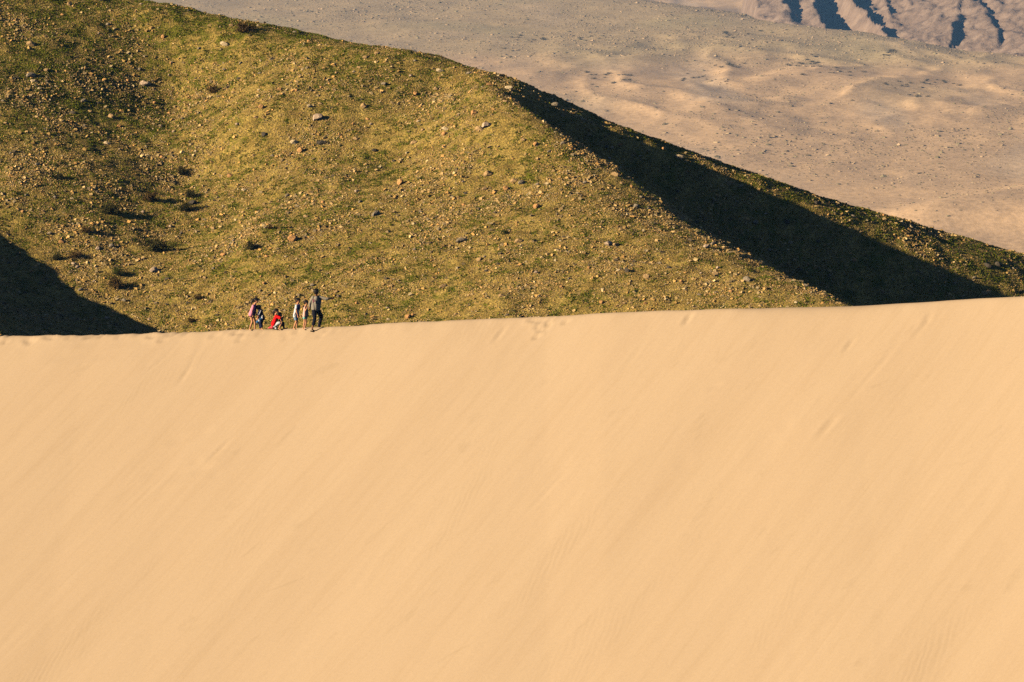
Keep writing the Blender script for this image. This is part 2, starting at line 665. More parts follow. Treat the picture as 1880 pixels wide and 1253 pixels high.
def dune_h(X, Y, dents=True):
    yc = np.interp(X, CR[:, 0], CR[:, 1])
    zc = np.interp(X, CR[:, 0], CR[:, 2])
    s0 = Y - yc
    nf = np.exp(-np.abs(s0) / 0.8)
    yc = yc + nf * (0.10 * pn(X / 3.1, 0 * X, 100) + 0.05 * pn(X / 0.8, 0 * X, 101))
    zc = zc + nf * (0.035 * pn(X / 1.7, 0 * X, 102) + 0.022 * pn(X / 0.55, 0 * X, 103) * sstep(5, -6, X))
    s = Y - yc
    front = zc + KF * s
    back = zc - KB * s
    rr = 0.05 + 0.35 * np.exp(-((X - 12.5) / 3.0) ** 2)
    d = front - back
    z = 0.5 * (front + back - np.sqrt(d * d + rr * rr)) + rr * 0.25
    # slow undulations and avalanche streaks running down the slip face
    ca, sa = math.cos(FALL), math.sin(FALL)
    ac = X * ca - Y * sa
    al = X * sa + Y * ca
    ac = ac + 1.1 * pn(X / 16, Y / 16, 110) + .35 * pn(X / 5, Y / 6, 111)
    f = sstep(0.3, -2.5, s)
    z = z + f * (0.10 * pn(ac / 7.0, al / 30, 104) + 0.008 * pn(ac / 1.9 + .3 * pn(ac, al / 5, 99), al / 14, 105)
                 + 0.004 * pn(ac / 0.6, al / 5, 106) + 0.002 * pn(ac / 0.3, al / 2.5, 107))
    st = sstep(0.15, 0.5, pn(ac / 2.4, al / 9, 108)) * f
    z = z + st * 0.006 * pn(ac / 0.33, al / 1.5, 109)
    # the face flattens into a trough and rises again under the camera
    foot = H - 1.8 - 0.30 * Y
    foot = np.where(Y < 0, H - 1.8, foot)
    low = H - 56.0
    k = 4.0
    m = np.maximum(foot, low)
    zz = np.maximum(z, m) + np.where(np.abs(z - m) < k, (k - np.abs(z - m)) ** 2 / (4 * k), 0)
    return zz


dx = axis((-420, 12), (-60, 2), (-24.5, 0.13), (24.5, 2), (60, 12), 420)
dy = axis((-60, 6), (150, 2), (204, 0.13), (214, 0.11), (249, 2), 318)
dune = Field(dx, dy, dune_h)


GAIN = [1.0]


def dent(u, v, r, depth, rim=0.35, ax=1.0, ay=1.0):
    p = dune.hit(u, v, 195, 260)
    if p is None:
        return
    i0, i1 = np.searchsorted(dune.xs, [p[0] - 3 * r * ax, p[0] + 3 * r * ax])
    j0, j1 = np.searchsorted(dune.ys, [p[1] - 3 * r * ay, p[1] + 3 * r * ay])
    X, Y = dune.X[j0:j1, i0:i1], dune.Y[j0:j1, i0:i1]
    q = ((X - p[0]) / (r * ax)) ** 2 + ((Y - p[1]) / (r * ay)) ** 2
    depth = depth * GAIN[0]
    dune.Z[j0:j1, i0:i1] += -depth * np.exp(-q) + depth * rim * np.exp(-(np.sqrt(q) - 1.6) ** 2 * 3)


rr = random.Random(3)
for i in range(32):                                     # trodden lip at the left
    u = rr.uniform(-20, 450)
    dent(u, np.interp(u, [a for a, b in crest_uv], [b for a, b in crest_uv]) + rr.uniform(2, 14) * rr.random(), rr.uniform(.12, .2), rr.uniform(.03, .07))
for i in range(9):                                     # footprints near the people
    u = rr.uniform(440, 640)
    dent(u, np.interp(u, [a for a, b in crest_uv], [b for a, b in crest_uv]) + rr.uniform(4, 18), rr.uniform(.11, .17), rr.uniform(.02, .05))
for u, v in [(983, 589), (990, 592), (998, 590), (1004, 594), (988, 600), (1002, 605), (992, 607), (1008, 597), (1010, 586), (1038, 592), (975, 587), (985, 620)]:
    dent(u, v, .13, .075)
GAIN[0] = 0.55
for u, v, r, d, ax, ay in [(330, 808, .35, .03, 1.2, .8), (370, 797, .3, .025, 1.4, .8), (350, 868, .5, .04, 1.5, .7), (372, 862, .3, .03, 1.3, .7), (395, 872, .2, .02, 1, 1),
                           (360, 848, .22, .025, 1, 1), (1312, 710, .2, .035, 1.3, .8), (1422, 806, .55, .022, 1.1, 1), (1400, 835, .6, .022, .9, 1.2),
                           (1255, 850, .3, .02, 1, 1.5), (1030, 865, .4, .02, 1, 1.8), (1440, 780, .25, .02, 1, 1.2), (120, 655, .35, .03, 1.5, .8), (195, 652, .3, .03, 1.6, .8)]:
    dent(u, v, r, d, .3, ax, ay)


def groove(pts_uv, w, depth, n=90):
    """a thin slide mark down the face"""
    us = np.interp(np.linspace(0, 1, n), np.linspace(0, 1, len(pts_uv)), [p[0] for p in pts_uv])
    vs = np.interp(np.linspace(0, 1, n), np.linspace(0, 1, len(pts_uv)), [p[1] for p in pts_uv])
    for k in range(n):
        e = math.sin(math.pi * (k + .5) / n)
        dent(us[k], vs[k], w, depth * e, .25)


GAIN[0] = 0.30
groove([(1660, 610), (1625, 660), (1590, 700), (1545, 755)], .13, .020)
groove([(1540, 762), (1500, 805)], .2, .008)
groove([(1570, 620), (1548, 650)], .12, .012)
groove([(1710, 570), (1700, 595), (1670, 630)], .14, .014)
groove([(1270, 575), (1255, 600)], .12, .015)
groove([(930, 598), (905, 632)], .12, .014)
groove([(345, 610), (300, 660), (260, 690)], .12, .012)
groove([(378, 615), (345, 680), (325, 710)], .14, .015)
groove([(425, 805), (380, 850)], .12, .012)
groove([(1040, 865), (960, 950)], .14, .010)
groove([(1190, 620), (1130, 700)], .13, .008)
groove([(880, 690), (780, 800)], .13, .007)
groove([(330, 850), (245, 930)], .12, .009)
link("sand_dune", dune.mesh("sand_dune", mat_sand()), kind="structure")


def crest_v(u):
    return np.interp(u, [a for a, b in crest_uv], [b for a, b in crest_uv])


# ------------------------------------------------------------------ stones and turf on the hill
def hill_samples(n, seed):
    r = np.random.default_rng(seed)
    x = r.uniform(-39, 41, n)
    y = r.uniform(333, 398, n)
    z = hill.z(x, y)
    e = 0.3
    gx = (hill.z(x + e, y) - hill.z(x - e, y)) / (2 * e)
    gy = (hill.z(x, y + e) - hill.z(x, y - e)) / (2 * e)
    u, v = project(x, y, z)
    los = (H - z) / y                                  # tangent of the depression
    vis = (gy > -los - 0.10) & (u > -30) & (u < 1910) & (v > -30) & (v < crest_v(u) + 14)
    k = np.where(vis)[0]
    return x[k], y[k], z[k], u[k], v[k], gx[k], gy[k], r


CUBE_V = np.array([[-1, -1, -1], [1, -1, -1], [1, 1, -1], [-1, 1, -1], [-1, -1, 1], [1, -1, 1], [1, 1, 1], [-1, 1, 1]], float)
CUBE_F = np.array([[0, 3, 2], [0, 2, 1], [4, 5, 6], [4, 6, 7], [0, 1, 5], [0, 5, 4], [1, 2, 6], [1, 6, 5], [2, 3, 7], [2, 7, 6], [3, 0, 4], [3, 4, 7]])
STONE_COL = np.array([[.50, .36, .18], [.60, .46, .25], [.40, .27, .11], [.28, .22, .13], [.56, .34, .13], [.15, .12, .085], [.40, .33, .22], [.36, .24, .09]])


def rot_np(r, n):
    q = r.normal(size=(n, 4))
    q /= np.linalg.norm(q, axis=1)[:, None]
    w, x, y, z = q.T
    return np.stack([1 - 2 * (y * y + z * z), 2 * (x * y - w * z), 2 * (x * z + w * y),
                     2 * (x * y + w * z), 1 - 2 * (x * x + z * z), 2 * (y * z - w * x),
                     2 * (x * z - w * y), 2 * (y * z + w * x), 1 - 2 * (x * x + y * y)], 1).reshape(n, 3, 3)


def stones_mesh(x, y, z, size, cols, r, name, mat):
    n = len(x)
    V = CUBE_V[None] * r.uniform(.45, 1.0, (n, 8, 3))
    V = V * size[:, None, None] * r.uniform(.55, 1.0, (n, 1, 3))
    V = np.einsum("nij,nkj->nki", rot_np(r, n), V)
    V[..., 2] *= 0.8
    V += np.stack([x, y, z + size * 0.18], 1)[:, None, :]
    Fc = (CUBE_F[None] + (np.arange(n) * 8)[:, None, None]).reshape(-1, 3)
    cc = np.repeat(cols, 8, axis=0)
    return mesh_np(name, V.reshape(-1, 3), Fc, mat, False, cc)


MT = mat_tint("field_stone", 0.9, 0.25)
x, y, z, u, v, gx, gy, r = hill_samples(760000, 1)
top_smooth = sstep(60, 20, v - np.interp(u, [p[0] for p in sky_pts], [p[1] for p in sky_pts])) * sstep(950, 850, u)
clus = fbm(x / 4.5, y / 4.5, 3, 120)
dens = 0.42 + 0.50 * clus + 0.20 * fbm(x / 0.9, y / 0.9, 2, 124)
dens = dens * (1 - 0.75 * top_smooth)
keep = r.random(len(x)) < np.clip(dens, 0.05, 1)
x, y, z, u, v, clus = (a[keep] for a in (x, y, z, u, v, clus))
n = len(x)
size = 0.027 + 0.025 * r.pareto(3.0, n)
size = np.clip(size * (1 + .35 * np.clip(clus, -.4, 1)), .02, .16)
ci = r.choice(len(STONE_COL), n, p=[.22, .07, .23, .13, .11, .06, .06, .12])
cols = STONE_COL[ci] * r.uniform(.7, 1.4, (n, 1)) * np.array([1.05, 1, .85])
print("stones", n)
link("scattered_stones", stones_mesh(x, y, z, size, cols, r, "scattered_stones", MT),
     label="small tan and grey stones strewn thickly over the hillside", cat="stones", kind="stuff")

# turf tufts: little fans of blades
x, y, z, u, v, gx, gy, r = hill_samples(520000, 2)
g = green_share(x, y, z) + 0.24 * fbm(x / 1.0, y / 1.0, 3, 130) + 0.14 * fbm(x / 0.35, y / 0.35, 2, 133)
keep = r.random(len(x)) < sstep(0.42, 0.68, g)
x, y, z = x[keep], y[keep], z[keep]
n = len(x)
print("tufts", n)
K = 4
hgt = r.uniform(.035, .095, (n, 1))
ang = r.uniform(0, 2 * np.pi, (n, K))
lean = r.uniform(.2, .9, (n, K))
wd = r.uniform(.022, .045, (n, K))
base = np.stack([x, y, z], 1)[:, None, :] + np.stack([r.normal(0, .025, (n, K)), r.normal(0, .025, (n, K)), np.full((n, K), -.01)], -1)
side = np.stack([-np.sin(ang), np.cos(ang), 0 * ang], -1) * wd[..., None]
tip = base + np.stack([np.cos(ang) * lean * hgt, np.sin(ang) * lean * hgt, hgt * np.ones_like(ang)], -1)
V = np.stack([base - side, base + side, tip], 2).reshape(-1, 3)
Fc = np.arange(len(V)).reshape(-1, 3)
gc = np.array([[.14, .175, .010], [.20, .215, .016], [.085, .11, .008], [.26, .21, .04]])[r.choice(4, n, p=[.4, .25, .25, .10])] * r.uniform(.7, 1.3, (n, 1))
link("short_grass", mesh_np("short_grass", V, Fc, mat_tint("turf_blade", 0.9, 0.2), False, np.repeat(gc, 3 * K, axis=0)),
     label="short green grass growing between the hillside stones", cat="grass", kind="stuff")


# ------------------------------------------------------------------ single rocks
def rock_mesh(name, seed, mat):
    """faceted boulder: icosphere pushed in and cut flat by planes"""
    import bmesh
    bm = bmesh.new()
    bmesh.ops.create_icosphere(bm, subdivisions=2, radius=1.0)
    r = random.Random(seed)
    planes = []
    for i in range(9):
        nn = Vector((r.gauss(0, 1), r.gauss(0, 1), r.gauss(0, 1))).normalized()
        planes.append((nn, r.uniform(.55, .85)))
    sc = Vector((r.uniform(.8, 1.15), r.uniform(.7, 1.0), r.uniform(.55, .85)))
    for vt in bm.verts:
        for nn, dd in planes:
            t = vt.co.dot(nn)
            if t > dd:
                vt.co -= nn * (t - dd)
        vt.co += Vector((r.uniform(-.04, .04), r.uniform(-.04, .04), r.uniform(-.04, .04)))
        vt.co = Vector((vt.co.x * sc.x, vt.co.y * sc.y, vt.co.z * sc.z))
    me = bpy.data.meshes.new(name)
    bm.to_mesh(me)
    bm.free()
    me.materials.append(mat)
    return me


RC = {"pale": (.58, .43, .30), "cream": (.64, .50, .30), "orange": (.60, .33, .13), "tan": (.48, .32, .15), "grey": (.33, .27, .19), "dark": (.10, .085, .065)}
RM = {k: mat_rock("rock_" + k, c) for k, c in RC.items()}
RMESH = {k: [rock_mesh("rock", i * 13 + j, RM[k]) for i in range(3)] for j, k in enumerate(RC)}


def put_rock(u, v, px, colr, label, group=None, stretch=1.0, seed=0):
    p = hill.hit(u, v + px * .25, 325, 410)
    if p is None:
        return None
    rr2 = random.Random(int(u * 7 + v * 3) + seed)
    o = link("rock", RMESH[colr][rr2.randrange(3)], label=label, cat="rock", group=group)
    s = px * 0.5 * p[1] / F * 1.18
    o.scale = (s * stretch, s, s)
    o.rotation_euler = (rr2.uniform(-.3, .3), rr2.uniform(-.3, .3), rr2.uniform(-.6, .6))
    o.location = Vector(p) + Vector((0, 0, s * 0.28))
    return o


ROCKS = [
    (267, 152, 18, "pale", "largest pale pinkish boulder alone on the upper left green slope", 1.1),
    (736, 335, 15, "orange", "round orange boulder with a dark shadow in the middle of the bright slope", 1),
    (583, 215, 17, "pale", "broad pale boulder high on the slope above the middle", 1.2),
    (1187, 507, 14, "tan", "tan boulder by itself low on the slope near the gully edge", 1),
    (1247, 287, 13, "cream", "cream rock on the strip of turf beyond the black gully", 1.2),
    (1387, 408, 10, "grey", "grey rock standing alone deep in the black gully shadow", .8),
    (1372, 512, 14, "grey", "grey brown boulder just left of the lower gully rim", 1.1),
    (1810, 537, 17, "tan", "tan grey boulder where the dune crest meets the gully mouth", 1.1),
    (1815, 487, 12, "dark", "dark boulder, left one of a pair on the far right slope", 1.2),
    (1833, 484, 13, "dark", "dark boulder, right one of a pair on the far right slope", 1),
    (848, 441, 14, "grey", "long flat grey rock half sunk in the turf of the lower slope", 1.5),
    (1118, 447, 14, "pale", "pale rock, left one of two side by side on the slope below the spur", 1.2),
    (1131, 449, 13, "tan", "tan rock, right one of two side by side on the slope below the spur", 1),
    (896, 319, 14, "tan", "squarish tan rock above three smaller ones on the bright slope", 1),
    (890, 346, 11, "tan", "small pinkish tan rock straight below the squarish tan one", 1),
    (929, 346, 11, "orange", "small orange rock right of the pinkish tan one on the bright slope", 1),
    (985, 379, 12, "orange", "orange round rock on the bright slope left of the twin rocks", 1),
    (1130, 320, 13, "tan", "tan rock on the spur rim with a black notch of shadow behind", 1.3),
    (1298, 451, 12, "pale", "pale rock on the spur rim halfway down the gully", 1.1),
    (1310, 447, 10, "grey", "little grey rock touching the pale one on the spur rim", 1),
    (282, 495, 15, "pale", "pale grey boulder between the low bushes and the left gully", 1.1),
    (113, 443, 12, "orange", "orange rock near the edge of the big black shadow at left", 1),
    (205, 451, 12, "grey", "narrow grey rock right of the orange one near the left shadow", .8),
    (180, 456, 9, "pale", "small pale rock between the orange and the narrow grey one", 1),
    (197, 262, 11, "cream", "cream rock in the middle of the dark upper left slope", 1.1),
    (85, 128, 10, "tan", "tan rock with a black shadow high on the far left slope", 1),
    (57, 138, 13, "grey", "light grey flat rock at the far upper left slope", 1.3),
    (60, 148, 10, "cream", "small cream rock just under the light grey flat one", 1),
    (203, 213, 11, "tan", "tan rock on the upper left slope above the cream one", 1),
    (552, 276, 13, "orange", "round pale orange rock right below the squarer one of a pair", 1),
    (540, 260, 13, "cream", "squarish cream rock, upper of a pair in the middle slope", 1),
    (590, 262, 14, "dark", "dark grey rock right of the cream and orange pair", 1.3),
    (538, 438, 15, "orange", "flat orange rock above the standing children", 1.2),
    (422, 322, 10, "orange", "reddish rock in the middle left turf", 1),
    (448, 348, 9, "cream", "small cream rock with a black shadow left of the middle", 1),
    (690, 392, 12, "grey", "flat grey rock with a dark shadow right above the grey shirted man", 1.3),
    (870, 207, 12, "orange", "pale orange rock on the shoulder of the hill just under the skyline bend", 1.2),
    (818, 236, 12, "cream", "cream rock, upper of three on the upper bright slope", 1.2),
    (816, 246, 10, "orange", "orange rock touching the cream one on the upper bright slope", 1),
    (893, 229, 13, "pale", "pale slab on the upper bright slope near the gully head", 1.4),
    (880, 237, 12, "tan", "tan slab left of the pale one near the gully head", 1.3),
    (808, 129, 11, "cream", "cream rock close under the skyline on the brown shoulder", 1.2),
    (763, 172, 9, "orange", "small orange rock under the brown shoulder", 1),
    (984, 265, 10, "orange", "orange rock near the top of the spur rim", 1),
    (933, 161, 11, "cream", "cream rock catching sun at the head of the black gully", 1.5),
    (1017, 192, 10, "grey", "grey flat rock on the skyline side of the black gully head", 1.6),
    (655, 350, 8, "pale", "small pale rock left of the round orange boulder", 1),
    (480, 196, 10, "orange", "small orange rock in the pale stony band of the upper slope", 1),
    (412, 80, 12, "cream", "cream rock under the skyline left of the dark hollow bush", 1.2),
    (1340, 335, 11, "tan", "tan rock on the sunny strip between gully and skyline", 1),
    (1500, 372, 11, "dark", "dark stone breaking the skyline of the descending ridge", 1.1),
    (670, 105, 9, "tan", "tan stone close under the long upper skyline", 1.1),
]
for u, v, px, c, lab, stt in ROCKS:
    put_rock(u, v, px * 1.05, c, lab, None, stt)

WORD = {"tan": "tan", "cream": "cream", "pale": "pale pinkish", "orange": "orange", "grey": "grey", "dark": "blackish"}


def zone_of(u, v):
    if spur_side(u, v) > 0 and v > 150:
        return "on the slope beyond the spur rim, around the black gully shadow"
    if u < 330:
        if v < 160:
            return "at the top of the dark left flank"
        return "on the middle of the dark left flank" if v < 330 else "among the bushes near the left shadow"
    if u < 700:
        if v < 200:
            return "high on the slope under the left skyline"
        return "on the middle slope well above the people" if v < 420 else "low on the slope just behind the people"
    if v < 240:
        return "on the upper bright slope left of the gully head"
    if v < 420:
        return "on the middle of the bright slope beside the spur rim"
    return "low on the bright slope, right of the people" if u < 1100 else "at the foot of the spur above the dune crest"


rr = random.Random(21)
cnt = 0
while cnt < 240:
    u, v = rr.uniform(5, 1870), rr.uniform(5, 600)
    if v > crest_v(u) - 5 or min(abs(u - q[0]) + abs(v - q[1]) for q in ROCKS) < 26:
        continue
    if hill.hit(u, v, 325, 410, 800) is None:
        continue
    px = min(12, 4.5 + 1.5 * rr.paretovariate(2.2))
    dark_gully = spur_side(u, v) > 0
    c = rr.choices(["tan", "cream", "pale", "orange", "grey", "dark"], [34, 8, 7, 20, 18, 13])[0]
    put_rock(u, v, px, c, "small %s rock %s" % (WORD[c], zone_of(u, v)), "small %s rocks %s" % (WORD[c], zone_of(u, v)), rr.uniform(.8, 1.4))
    cnt += 1

# ------------------------------------------------------------------ shrubs on the hill
MB_DRY = mat_tint("dry_shrub_leaf", 0.95, 0.3, 8)
MB_WOOD = mat_plain_colour("shrub_wood", (.10, .065, .035), .3)


def shrub_mesh(seed, col, nleaf=1000):
    r = np.random.default_rng(seed)
    # stems radiate from the root, leaves gather round the stem ends
    ns = 26
    th = r.uniform(0, 2 * np.pi, ns)
    el = r.uniform(.15, 1.35, ns)
    ln = r.uniform(.6, 1.0, ns)
    tips = np.stack([np.cos(th) * np.cos(el) * ln * .55, np.sin(th) * np.cos(el) * ln * .55, np.sin(el) * ln * .62 + .03], 1)
    k = r.integers(0, ns, nleaf)
    t = r.uniform(.35, 1.08, nleaf)[:, None]
    c = tips[k] * t + r.normal(0, .055, (nleaf, 3))
    c[:, 2] = np.abs(c[:, 2])
    d1 = r.normal(size=(nleaf, 3))
    d1[:, 2] += .8
    d1 /= np.linalg.norm(d1, axis=1)[:, None]
    d2 = np.cross(d1, r.normal(size=(nleaf, 3)))
    d2 /= np.linalg.norm(d2, axis=1)[:, None]
    s = r.uniform(.035, .075, (nleaf, 1))
    V = np.stack([c - d2 * s * .35, c + d2 * s * .35, c + d1 * s * 1.5], 1).reshape(-1, 3)
    cc = np.array(col)[None] * r.uniform(.55, 1.45, (nleaf, 1))
    leaf = mesh_np("leaves", V, np.arange(len(V)).reshape(-1, 3), MB_DRY, False, np.repeat(cc, 3, axis=0))
    # stems: thin three-sided tapered sticks
    vs, fs = [], []
    for i in range(ns):
        ax = tips[i] / np.linalg.norm(tips[i])
        a = np.cross(ax, [0, 0, 1.0])
        a = a / (np.linalg.norm(a) + 1e-6)
        b = np.cross(ax, a)
        o = len(vs)
        for rad_, cpt in ((.014, np.zeros(3)), (.006, tips[i] * .9)):
            for q in range(3):
                an = q * 2.094
                vs.append(cpt + rad_ * (a * math.cos(an) + b * math.sin(an)))
        for q in range(3):
            p, n2 = q, (q + 1) % 3
            fs += [[o + p, o + n2, o + 3 + n2], [o + p, o + 3 + n2, o + 3 + p]]
    stem = mesh_np("stems", vs, fs, MB_WOOD, False)
    return leaf, stem


SH = {"green": [shrub_mesh(s, (.06, .075, .014)) for s in (1, 2)],
      "brown": [shrub_mesh(s, (.10, .062, .02)) for s in (3, 4)],
      "dark": [shrub_mesh(s, (.035, .036, .012)) for s in (5, 6)],
      "olive": [shrub_mesh(s, (.062, .058, .014)) for s in (7, 8)],
      "far": [shrub_mesh(s, (.20, .17, .10), 420) for s in (9, 10)]}


def put_shrub(field, u, v, px, kind, label, y0=325, y1=410, tall=1.0, group=None, name="shrub"):
    p = field.hit(u, v, y0, y1)
    if p is None:
        return
    rr2 = random.Random(int(u + 31 * v))
    s = 1.15 * px * p[1] / F
    root = link(name, None, label=label, cat="shrub", group=group)
    root.location = Vector(p)
    root.rotation_euler = (0, 0, rr2.uniform(0, 6.28))
    root.scale = (s, s, s * tall)
    lf, st = rr2.choice(SH[kind])
    link("leaves", lf, root)
    link("stems", st, root)


for a in [
    (202, 394, 40, "olive", "wide low olive bush, second lowest of the row on the left slope", .8),
    (276, 371, 34, "brown", "brown bush with a long black shadow on the left slope", .8),
    (340, 388, 28, "dark", "dark bush below another one beside the left gully", .9),
    (350, 364, 30, "dark", "dark flat bush, upper one beside the left gully", .7),
    (158, 428, 22, "brown", "small brown bush above the edge of the left shadow", .9),
    (286, 461, 46, "olive", "largest olive bush, in the middle of the lower left slope", .85),
    (104, 478, 20, "dark", "small dark bush nearest the edge of the big left shadow", .9),
    (138, 474, 30, "brown", "low brown bush between the shadow edge and the pale rocks", .6),
    (216, 506, 24, "green", "green bush above a larger brown one near the left shadow", 1),
    (214, 530, 36, "brown", "large brown bush close to the edge of the left shadow", .9),
    (461, 459, 26, "dark", "lone dark bush right of the left gully", .9),
    (364, 551, 18, "brown", "brown tuft above the left end of the dune crest", .9),
    (350, 592, 16, "brown", "small brown tuft just behind the dune crest", .9),
    (390, 172, 26, "brown", "brown bush with black shadow on the upper slope", .9),
    (448, 60, 40, "brown", "brown bush with a deep black hollow just under the skyline", .7),
    (927, 431, 15, "green", "small green bush in the middle of the bright slope", .9),
    (496, 421, 14, "brown", "small brown tuft above the flat orange rock", .9),
    (335, 322, 22, "dark", "dark bush high in the left gully", 1.1),
    (110, 330, 18, "dark", "small dark bush on the left slope over the bushes", .9),
    (1178, 362, 12, "green", "small green tuft on the bright slope near the spur rim", .9),
]:
    put_shrub(hill, a[0], a[1], a[2], a[3], a[4], tall=a[5])

# ------------------------------------------------------------------ shrubs of the far plain
x = RNG.uniform(-330, 520, 110000)
y = RNG.uniform(2350, 5300, 110000)
z = plain.z(x, y)
u, v = project(x, y, z)
d = 0.16 + 0.34 * fbm(x / 110, y / 330, 3, 140) + 0.30 * fbm(x / 25, y / 80, 2, 143) + 0.30 * sstep(140, 90, v)
d += 0.22 * sstep(190, 260, v) + 0.5 * np.exp(-((v - 74 - 9 * pn(x / 60, y / 200, 150)) / 9.0) ** 2) * sstep(880, 980, u) * sstep(1480, 1380, u)
d *= 1 - 0.9 * edge_mask(x, y)
d *= np.where(v > 330, .8, 1)
d *= 1 - 0.95 * sstep(-30, 30, v - np.interp(u, [1620, 1990], [430, 350])) * (u > 1560)
keep = (RNG.random(len(x)) < np.clip(d, 0, 1) * .7) & (u > -40) & (u < 1920) & (v > -30) & (v < 520)
x, y, z = x[keep], y[keep], z[keep]
mz = mount.z(x, y)
ok = mz < z + 1.5
x, y, z = x[ok], y[ok], z[ok]
n = len(x)
print("plain shrubs", n)
ico_v = np.array([[0, 0, 1], [.89, 0, .45], [.28, .85, .45], [-.72, .53, .45], [-.72, -.53, .45], [.28, -.85, .45],
                  [.8, .5, -.1], [-.3, .95, -.1], [-.98, 0, -.1], [-.3, -.95, -.1], [.8, -.5, -.1]])
ico_f = np.array([[0, 1, 2], [0, 2, 3], [0, 3, 4], [0, 4, 5], [0, 5, 1], [1, 6, 2], [2, 7, 3], [3, 8, 4], [4, 9, 5], [5, 10, 1], [1, 10, 6], [2, 6, 7], [3, 7, 8], [4, 8, 9], [5, 9, 10]])
s = np.clip(.5 + .4 * RNG.pareto(3, n), .5, 1.8)
V = ico_v[None] * RNG.uniform(.6, 1.25, (n, 11, 1)) * s[:, None, None] * np.array([1.2, 1.4, .6])
V = V + np.stack([x, y, z], 1)[:, None]
Fc = (ico_f[None] + (np.arange(n) * 11)[:, None, None]).reshape(-1, 3)
cc = np.array([[.46, .34, .20], [.33, .27, .15], [.52, .37, .22]])[RNG.integers(0, 3, n)] * RNG.uniform(.7, 1.3, (n, 1))
link("desert_scrub", mesh_np("desert_scrub", V.reshape(-1, 3), Fc, mat_tint("scrub_leaf", 1, .3, .6), False, np.repeat(cc, 11, axis=0)),
     label="sparse low desert scrub dotted over the far plain", cat="scrub", kind="stuff")

# darker thickets on the far dunes
def THK(cu, cv):
    if cv < 90:
        return "the sparse belt at the top of the far plain"
    if cu < 1200:
        return "the thicket on the far plain nearest the hill shoulder"
    if cu < 1400:
        return "the thicket on low dunes in the middle of the plain"
    if cu < 1600:
        return "the thicket on low dunes below the first mountain shadow"
    return "the thicket at the right end of the far low dunes"


rr = random.Random(5)
n_t = 0
for cu, cv, sp, k in [(1096, 138, 34, 8), (1140, 140, 20, 5), (1262, 143, 30, 8), (1335, 121, 32, 8), (1460, 120, 36, 8), (1540, 134, 40, 10), (1505, 110, 30, 6),
                      (1632, 98, 20, 7), (1735, 152, 60, 12), (1640, 155, 40, 8), (1110, 150, 40, 4), (1350, 60, 50, 8), (1000, 70, 120, 10), (1680, 180, 60, 6)]:
    for i in range(k):
        put_shrub(plain, cu + rr.gauss(0, sp * .45), cv + rr.gauss(0, 3.5), rr.uniform(7, 14), "far",
                  "dark desert shrub in " + THK(cu, cv), 2300, 5400, .4, "dark shrubs in " + THK(cu, cv))

# ------------------------------------------------------------------ people on the crest
SKIN = mat_plain_colour("skin_tan", (.64, .31, .17), .08, 9, .6)
SKIN_D = mat_plain_colour("skin_brown", (.26, .12, .065), .08, 9, .6)
HAIR = mat_plain_colour("black_hair", (.012, .010, .010), .3, 60, .5)
EYE = mat_plain_colour("eye_dark", (.02, .012, .01), .1, 9, .3)
LIP = mat_plain_colour("lip", (.30, .09, .07), .1, 9, .5)


def cloth(name, col, var=.08):
    return mat_plain_colour(name, col, var, 26, .9)


M_PINK = cloth("pink_cloth", (.85, .30, .44), .12)
M_BROWN = cloth("dark_brown_cloth", (.06, .02, .02))
M_NAVY = cloth("navy_cloth", (.012, .018, .06), .2)
M_GREYP = cloth("grey_panel", (.42, .42, .44))
M_BLUE = cloth("blue_bag_cloth", (.03, .13, .32))
M_WHITE = cloth("white_cloth", (.78, .78, .80), .04)
M_RED = cloth("red_cloth", (.78, .010, .012), .08)
M_REDP = cloth("pinkish_red_cloth", (.70, .08, .10), .2)
M_DENIM = cloth("denim", (.22, .33, .46), .15)
M_PURP = cloth("navy_purple_cloth", (.05, .03, .22), .1)
M_LPINK = cloth("light_pink_cloth", (.80, .50, .44), .08)
M_TEAL = cloth("teal_cloth", (.25, .55, .50), .15)
M_SHIRT = cloth("grey_beige_cloth", (.30, .27, .22), .07)
M_TROU = cloth("dark_trouser_cloth", (.010, .011, .022), .2)
M_PRINT = cloth("red_purple_print", (.30, .08, .13), .3)
M_BLACK = cloth("black_rubber", (.012, .012, .012), .2)
M_SOLE = cloth("pale_sole", (.70, .66, .58), .1)
_ico = {}


def ico(sub):
    if sub not in _ico:
        import bmesh
        bm = bmesh.new()
        bmesh.ops.create_icosphere(bm, subdivisions=sub, radius=1.0)
        _ico[sub] = (np.array([v.co[:] for v in bm.verts]), np.array([[v.index for v in f.verts] for f in bm.faces]))
        bm.free()
    return _ico[sub]


class Blob:
    """overlapping balls along limbs, fused into one surface"""
    def __init__(self):
        self.V, self.Fc, self.n = [], [], 0

    def ball(self, c, r, sc=(1, 1, 1)):
        v, f = ico(2)
        self.V.append(v * r * np.array(sc) + np.array(c))
        self.Fc.append(f + self.n)
        self.n += len(v)
        return self

    def limb(self, *cr):
        """(point, radius) pairs"""
        for (a, ra), (b, rb) in zip(cr[:-1], cr[1:]):
            a, b = np.array(a), np.array(b)
            L = np.linalg.norm(b - a)
            k = max(2, int(L / (0.35 * min(ra, rb))) + 1)
            for t in np.linspace(0, 1, k):
                self.ball(a + (b - a) * t, ra + (rb - ra) * t)
        return self

    def build(self, name, mat, parent, voxel=.009, smooth=4, label=None):
        me = mesh_np(name, np.vstack(self.V), np.vstack(self.Fc), mat, True)
        o = link(name, me, parent, label=label)
        m = o.modifiers.new("fuse", "REMESH")
        m.mode = "VOXEL"
        m.voxel_size = voxel
        m.use_smooth_shade = True
        s = o.modifiers.new("soften", "SMOOTH")
        s.factor = .5
        s.iterations = smooth
        return o


